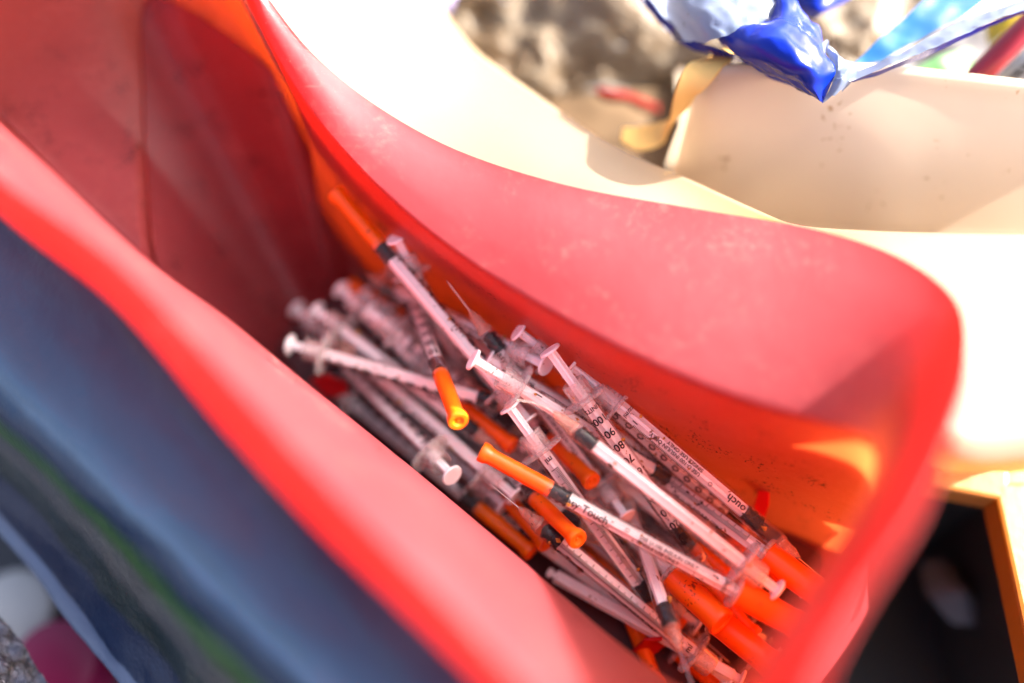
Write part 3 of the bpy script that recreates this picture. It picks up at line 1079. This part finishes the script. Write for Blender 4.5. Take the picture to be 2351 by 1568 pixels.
# ------------------------------------------------------------------ cream tray standing behind: sloped front, rounded corner
top_px = [(1590, 222, .074), (1600, 195, .080), (1618, 178, .084), (1650, 170, .087), (1720, 165, .088), (1850, 165, .089), (2000, 166, .089), (2150, 180, .089), (2351, 203, .089), (2700, 240, .089)]
bot_px = [(1535, 400, .024), (1545, 430, .024), (1565, 455, .028), (1610, 480, .032), (1680, 500, .036), (1830, 520, .040), (2000, 540, .044), (2150, 550, .044), (2351, 560, .044), (2700, 590, .044)]
tt = cr([at(*p) for p in top_px], 8)
tb = cr([at(*p) for p in bot_px], 8)
nt_ = len(tt)
out_n = Vector((-.15, -.75, .65)).normalized()
trow = [[Vector((b.x, b.y - .001, GZ + .0005)) for b in tb]]
for t in (0, .12, .3, .5, .7, .88, .96):
    trow.append([b.lerp(a, t) + out_n * (.0025 * math.sin(math.pi * t)) for a, b in zip(tt, tb)])
trow.append([a + Vector((0, -.0004, .0006)) for a in tt])
trow.append([a + Vector((0, .0012, .0016)) for a in tt])
trow.append([a + Vector((0, .0030, .0008)) for a in tt])
trow.append([a + Vector((0, .0034, -.004)) for a in tt])
trow.append([Vector((b.x, b.y + .0036, b.z)) for b in tb])
TV = [v for r in trow for v in r]
troot = empty("cream_tray", at(2000, 380, GZ))
tag(troot, "cream plastic tray with speckled sloping front and bright top edge", "tray")
obj_from_mesh("front_wall", mesh("front_wall", rel(TV, troot), grid_faces(len(trow), nt_, False), M['cream2']), troot)
# tray floor behind the wall
fb = [tb[20] + Vector((0, .01, -.01)), tb[-1] + Vector((0, .01, -.01)), tb[-1] + Vector((0, .14, -.01)), tb[20] + Vector((0, .14, -.01))]
obj_from_mesh("tray_floor", mesh("tray_floor", rel([Vector((v.x, v.y, .03)) for v in fb] + [Vector((v.x, v.y, .028)) for v in fb], troot), [(0, 1, 2, 3), (7, 6, 5, 4), (0, 4, 5, 1), (1, 5, 6, 2), (2, 6, 7, 3), (3, 7, 4, 0)], M['cream2'], False), troot)


def sheet(px, nu, nv, name, mat, amp=.002, fr=60, th=.0006, seed=0, parent=None, root=None):
    """closed thin crumpled sheet through a grid of (x, y, z) pixel points"""
    rws = [cr([at(*p) for p in r], nu) for r in px]
    n = len(rws[0])
    cols = [cr([r[k] for r in rws], nv) for k in range(n)]
    m_ = len(cols[0])
    Vt, Vb = [], []
    c0 = sum((p for c in cols for p in c), Vector()) / (n * m_)
    for c in cols:
        for p in c:
            w = noise.noise(p * fr + Vector((seed, seed, 0))) * amp + noise.noise(p * fr * 3 + Vector((0, seed, 3))) * amp * .4
            q_ = p + Vector((w * .3, w * .3, w))
            Vt.append(q_ - c0); Vb.append(q_ - c0 - Vector((0, 0, th)))
    Ft = []
    off = len(Vt)
    for i in range(n - 1):
        for j in range(m_ - 1):
            a = i * m_ + j
            Ft.append((a, a + m_, a + m_ + 1, a + 1))
            Ft.append((off + a, off + a + 1, off + a + m_ + 1, off + a + m_))
    ring = [i * m_ for i in range(n)] + [(n - 1) * m_ + j for j in range(1, m_)] + [i * m_ + m_ - 1 for i in range(n - 2, -1, -1)] + [j for j in range(m_ - 2, 0, -1)]
    for i in range(len(ring)):
        a, b = ring[i], ring[(i + 1) % len(ring)]
        Ft.append((a, b, off + b, off + a))
    o_ = obj_from_mesh(name, mesh(name, Vt, Ft, mat), parent)
    o_.location = c0 if root is None else c0 - root.location
    return o_


# ------------------------------------------------------------------ things behind the bins
o = sheet([[(930, -230, 0.041), (1200, -230, 0.046), (1450, -230, 0.046), (1700, -230, 0.046), (1960, -230, 0.046)],
           [(950, -60, 0.038), (1200, -60, 0.046), (1450, -60, 0.052), (1700, -40, 0.048), (1960, -60, 0.046)],
           [(1020, 60, 0.032), (1200, 70, 0.038), (1400, 60, 0.044), (1580, 70, 0.042), (1800, 80, 0.042)],
           [(1080, 160, 0.028), (1250, 170, 0.030), (1400, 150, 0.032), (1570, 150, 0.032), (1700, 160, 0.032)],
           [(1150, 240, 0.022), (1270, 225, 0.022), (1400, 212, 0.022), (1560, 206, 0.020), (1660, 205, 0.020)]], 14, 12, "plastic_bag", M['bag'], .006, 70, .0010, 3)
tag(o, "dirty crumpled clear plastic bag with brown stains behind the cream lip", "bag")
o = sheet([[(1180, 212, .020), (1400, 215, .022), (1660, 212, .024)], [(1240, 330, .016), (1420, 340, .018), (1640, 340, .02)], [(1330, 470, .010), (1480, 500, .010), (1660, 520, .012)]], 10, 10, "cardboard_piece", M['card'], .003, 40, .003, 9)
tag(o, "brown cardboard piece lying in the gap beside the cream tray", "cardboard")
o = sheet([[(960, -140, .064), (1040, -150, .066), (1080, -140, .064)], [(975, -10, .064), (1010, -5, .068), (1050, -10, .064)], [(985, 50, .056), (1015, 46, .058), (1040, 30, .056)]], 8, 8, "mauve_plastic_piece", M['mauve'], .001, 60, .002, 4)
tag(o, "smooth grey mauve plastic piece at the edge of the dirty bag", "plastic piece")


def ribbon(name, path, widths, mat, th, seed=0):
    """flat strap along a path; per-point side vectors"""
    C = cr([at(*p[:3]) for p in path], 8)
    Sd = cr([Vector(p[3]) for p in path], 8)
    Wd = cr([Vector((w, 0, 0)) for w in widths], 8)
    n = len(C)
    Vr = []
    c0 = sum(C, Vector()) / n
    for i in range(n):
        T = (C[min(i + 1, n - 1)] - C[max(i - 1, 0)]).normalized()
        s_ = Sd[i].normalized(); s_ = (s_ - T * s_.dot(T)).normalized()
        nn_ = T.cross(s_)
        w = Wd[i].x
        for a, b in ((-1, -1), (0, -1.15), (1, -1), (1, 1), (0, 1.15), (-1, 1)):
            Vr.append(C[i] + s_ * w * a + nn_ * th * b - c0)
    Fr = grid_faces(n, 6, True) + [tuple(range(6))[::-1], tuple((n - 1) * 6 + k for k in range(6))]
    o_ = obj_from_mesh(name, mesh(name, Vr, Fr, mat)); o_.location = c0
    o_.data.set_sharp_from_angle(angle=R(50))
    return o_


o = ribbon("rubber_strap", [(1690, 120, .080, (1, .2, 0)), (1625, 150, .087, (1, .2, .1)), (1580, 205, .084, (1, .3, .2)), (1556, 262, .072, (.8, .5, .5)), (1522, 302, .062, (.3, .9, .4)), (1470, 318, .060, (.1, 1, .4)), (1428, 308, .062, (.2, 1, .3))],
           [.0052, .0052, .0042, .0034, .0038, .0042, .0024], M['strap'], .0005)
tag(o, "curled yellowed rubber strap hanging beside the cream tray", "strap")
o = ribbon("cord_scrap", [(1372, 208, .042, (0, 0, 1)), (1400, 220, .042, (0, 0, 1)), (1440, 224, .040, (0, 0, 1)), (1475, 240, .036, (0, 0, 1)), (1512, 252, .034, (0, 0, 1))], [.001, .0018, .0013, .0018, .0008], M['twig'], .0015)
tag(o, "short blurred red cord lying on the cardboard", "cord")

# blue torn plastic hanging over the tray edge
broot = empty("blue_plastic_scrap", at(1760, 130, .07))
tag(broot, "torn glossy blue plastic packaging hanging over the cream tray's edge", "packaging")
sheet([[(1460, -20, .078), (1560, -60, .094), (1680, -60, .098), (1790, -50, .094)],
       [(1500, 30, .080), (1590, 30, .098), (1690, 20, .102), (1778, 10, .098)],
       [(1550, 85, .082), (1620, 95, .096), (1690, 75, .100), (1770, 52, .099)]], 12, 12, "pale_panel", M['pale'], .0022, 120, .0012, 5, broot, broot)
sheet([[(1466, -6, .080), (1520, 62, .081), (1575, 105, .082), (1650, 130, .083), (1740, 166, .086), (1830, 205, .090), (1886, 234, .092)],
       [(1490, -6, .088), (1545, 55, .088), (1598, 92, .088), (1660, 116, .092), (1745, 142, .096), (1835, 186, .098), (1892, 224, .094)]], 10, 8, "rolled_edge", M['blue'], .0008, 90, .0016, 6, broot, broot)
sheet([[(1762, -30, .094), (1790, -20, .100), (1818, 0, .100), (1850, 40, .096)],
       [(1755, 48, .096), (1790, 40, .104), (1835, 50, .105), (1880, 75, .096)],
       [(1662, 66, .095), (1730, 75, .106), (1830, 90, .110), (1905, 132, .098)],
       [(1652, 100, .093), (1740, 135, .104), (1850, 150, .108), (1914, 168, .098)],
       [(1745, 158, .093), (1800, 178, .098), (1860, 195, .100), (1908, 192, .096)],
       [(1850, 212, .092), (1870, 220, .094), (1884, 228, .094), (1890, 236, .092)]], 10, 8, "blue_panel", M['blue'], .0018, 110, .0014, 7, broot, broot)
sheet([[(1880, 92, .094), (1905, 100, .097), (1925, 128, .094)], [(1905, 140, .096), (1930, 150, .100), (1965, 158, .095)], [(1908, 190, .096), (1935, 180, .099), (1975, 166, .094)], [(1888, 236, .092), (1915, 222, .094), (1938, 205, .092)]], 8, 8, "frayed_film", M['pale'], .0024, 240, .0008, 8, broot, broot)
sheet([[(1930, 170, .094), (2010, 148, .095), (2090, 110, .096), (2200, 50, .097), (2290, 20, .097), (2420, -30, .097)],
       [(1950, 186, .096), (2030, 158, .098), (2110, 124, .099), (2205, 82, .100), (2300, 40, .100), (2420, 0, .100)]], 12, 6, "pale_strip", M['pale'], .0012, 120, .0014, 11, broot, broot)
sheet([[(1952, 184, .095), (2030, 158, .097), (2110, 125, .098), (2205, 83, .099), (2300, 41, .099), (2420, 0, .099)],
       [(1958, 190, .092), (2034, 166, .093), (2114, 134, .094), (2210, 92, .095), (2304, 48, .095), (2420, 9, .095)]], 12, 4, "blue_hem", M['blue'], .0006, 120, .0012, 12, broot, broot)
sheet([[(1960, 146, .086), (2030, 80, .088), (2110, 10, .090), (2180, -60, .09)], [(2020, 144, .086), (2100, 96, .088), (2210, 34, .090), (2330, -50, .09)]], 10, 10, "light_blue_panel", M['skyblue'], .0014, 70, .001, 13, broot, broot)
sheet([[(1800, -60, .080), (1900, -60, .086), (2020, -60, .082)], [(1820, 5, .078), (1880, 20, .084), (1960, -10, .080)], [(1840, 30, .076), (1870, 44, .078), (1900, 20, .078)]], 8, 8, "inner_fold", M['blue'], .002, 90, .001, 14, broot, broot)


def tube(name, a, b, r, mat, seg=18):
    A, B = at(*a), at(*b)
    L = (B - A).length
    me_ = lathe_mesh(name, [(0, r * .5), (.0006, r * .92), (.0016, r), (L - .0016, r), (L - .0006, r * .92), (L, r * .5)], mat, seg)
    o_ = obj_from_mesh(name, me_)
    place(o_, A, (B - A).normalized())
    return o_


o = tube("red_tube", (2205, 215, .070), (2400, 20, .092), .0042, M['crimson'])
tag(o, "crimson plastic tube leaning in the cream tray", "tube")
lroot = empty("packet", at(2330, 170, .07))
tag(lroot, "white packet printed with a barcode beside the crimson tube", "packet")
lab = sheet([[(2262, 200, .070), (2330, 140, .082), (2420, 60, .092)], [(2290, 210, .070), (2370, 165, .080), (2450, 110, .088)]], 6, 6, "packet_face", M['label'], .0004, 60, .002, 15, lroot, lroot)
# barcode strip
A, B = at(2292, 190, .0775), at(2380, 118, .0885)
D = (B - A); side_ = (at(2312, 196, .0775) - A)
bv, bf = [], []
nb = 22
x = 0
while x < .95:
    w = random.choice([.012, .02, .03, .045])
    i = len(bv)
    for (uu, ww) in ((x, 0), (x + w, 0), (x + w, 1), (x, 1)):
        bv.append(A + D * uu + side_ * ww + Vector((0, -.0010, .0016)) - lroot.location)
    bf.append((i, i + 1, i + 2, i + 3))
    x += w + random.choice([.012, .02, .03])
obj_from_mesh("barcode", mesh("barcode", bv, bf, M['ink'], False), lroot)
o = sheet([[(2262, 60, .064), (2310, 20, .070), (2380, -30, .074)], [(2270, 105, .062), (2320, 70, .068), (2400, 30, .072)]], 6, 6, "yellow_wrapper", M['gold'], .0012, 90, .0012, 17)
tag(o, "yellow wrapper tucked under the pale blue strip", "wrapper")
o = sheet([[(2095, 165, .060), (2160, 130, .062), (2230, 110, .062)], [(2110, 205, .056), (2180, 190, .058), (2240, 180, .058)]], 6, 6, "green_wrapper", M['green'], .0012, 90, .0012, 18)
tag(o, "bright green wrapper behind the tray's top edge", "wrapper")
o = sheet([[(1960, 160, .054), (2080, 100, .058), (2260, 60, .058), (2420, 100, .058)], [(2000, 215, .048), (2120, 215, .05), (2280, 215, .05), (2420, 230, .05)]], 8, 8, "grey_bag", M['grey'], .004, 80, .001, 19)
tag(o, "crumpled grey plastic bag filling the cream tray", "bag")
o = sheet([[(1900, -160, .052), (2000, -160, .056), (2120, -160, .052), (2260, -160, .054)], [(1880, 0, .054), (2000, -20, .058), (2120, -20, .056), (2250, -40, .056)], [(1910, 120, .050), (2000, 80, .054), (2080, 40, .052), (2200, 0, .052)], [(1960, 170, .046), (2010, 140, .046), (2100, 110, .044), (2260, 60, .044)]], 8, 8, "brown_film", M['bag'], .005, 90, .001, 20)
tag(o, "brown stained film crumpled behind the torn blue plastic", "film")

# ------------------------------------------------------------------ yellow crate on the right
yroot = empty("yellow_crate", at(2300, 1300, GZ))
tag(yroot, "yellow orange plastic crate with dark inside under the cream lip", "crate")


def bar(name, a, b, w, h, mat, root, up=Vector((0, 0, 1)), bev=.0015):
    A, B = at(*a), at(*b)
    T = (B - A).normalized(); s_ = T.cross(up).normalized(); u_ = s_.cross(T)
    Vv = []
    for p in (A, B):
        for i, j in ((-1, -1), (1, -1), (1, 0), (-1, 0)):
            Vv.append(p + s_ * w * i + u_ * h * (j + 0) - root.location)
    o_ = obj_from_mesh(name, mesh(name, Vv, [(0, 1, 2, 3), (7, 6, 5, 4), (0, 4, 5, 1), (1, 5, 6, 2), (2, 6, 7, 3), (3, 7, 4, 0)], mat, False), root)
    bm_ = o_.modifiers.new("bevel", 'BEVEL'); bm_.width = bev; bm_.segments = 2
    return o_


bar("top_rail", (2130, 1075, .022), (2318, 1112, .022), .0060, .012, M['yellow'], yroot)
bar("side_rail", (2322, 1105, .022), (2440, 1640, .022), .0060, .012, M['yellow'], yroot)
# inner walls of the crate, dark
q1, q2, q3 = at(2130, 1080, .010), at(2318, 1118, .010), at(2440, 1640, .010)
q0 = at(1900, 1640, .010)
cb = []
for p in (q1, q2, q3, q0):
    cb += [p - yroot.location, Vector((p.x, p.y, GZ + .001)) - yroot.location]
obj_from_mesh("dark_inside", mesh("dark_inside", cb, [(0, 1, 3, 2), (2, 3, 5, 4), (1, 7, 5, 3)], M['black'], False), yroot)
o = sheet([[(2120, 1290, -.04), (2170, 1280, -.035), (2230, 1310, -.04)], [(2130, 1370, -.038), (2200, 1360, -.03), (2260, 1390, -.04)], [(2180, 1440, -.042), (2230, 1440, -.038), (2270, 1450, -.042)]], 8, 8, "grey_rag", M['grey'], .004, 60, .002, 22)
tag(o, "blurred grey crumpled rag in the dark crate", "rag")

# ------------------------------------------------------------------ lower left corner
o = sheet([[(-160, 1290, .0), (-60, 1340, .004), (5, 1422, .006), (45, 1470, .004), (85, 1530, .002), (130, 1600, .0)],
           [(-200, 1420, .0), (-110, 1440, .008), (-40, 1480, .012), (10, 1530, .010), (50, 1590, .006), (90, 1660, .0)],
           [(-240, 1560, .0), (-160, 1570, .004), (-80, 1600, .008), (-20, 1640, .006), (20, 1690, .002), (60, 1740, .0)],
           [(-280, 1680, GZ + .004), (-200, 1700, GZ + .004), (-120, 1730, GZ + .004), (-60, 1770, GZ + .004), (-20, 1820, GZ + .004), (20, 1870, GZ + .004)]], 14, 14, "bubble_film", M['bubble'], .0035, 150, .0015, 31)
tag(o, "crinkled silver bubble film in the corner beside the magenta cap", "film")


def cup(name, px, r, h, mat, tilt=(0, 0, 0)):
    p = at(*px)
    prof = [(0, 0.0), (0, r * .8), (.001, r * .92), (h * .3, r), (h * .85, r), (h, r * .93), (h + .001, r * .7), (h + .0006, 0.0)]
    o_ = obj_from_mesh(name, lathe_mesh(name, prof, mat, 36, lambda k, s: 1.0 if k % 2 else 1.01))
    o_.rotation_euler = (tilt[0], tilt[1] - math.pi / 2, tilt[2])
    o_.location = (p.x, p.y, p.z)
    return o_


o = cup("white_lid", (62, 1415, GZ + .002), .0165, .014, M['lid'])
tag(o, "blurred white plastic lid on the ground beside the blue wrapper", "lid")
o = cup("magenta_cap", (190, 1545, GZ + .002), .0165, .028, M['magenta'])
tag(o, "dark magenta plastic cap on the ground beside the blue wrapper", "cap")
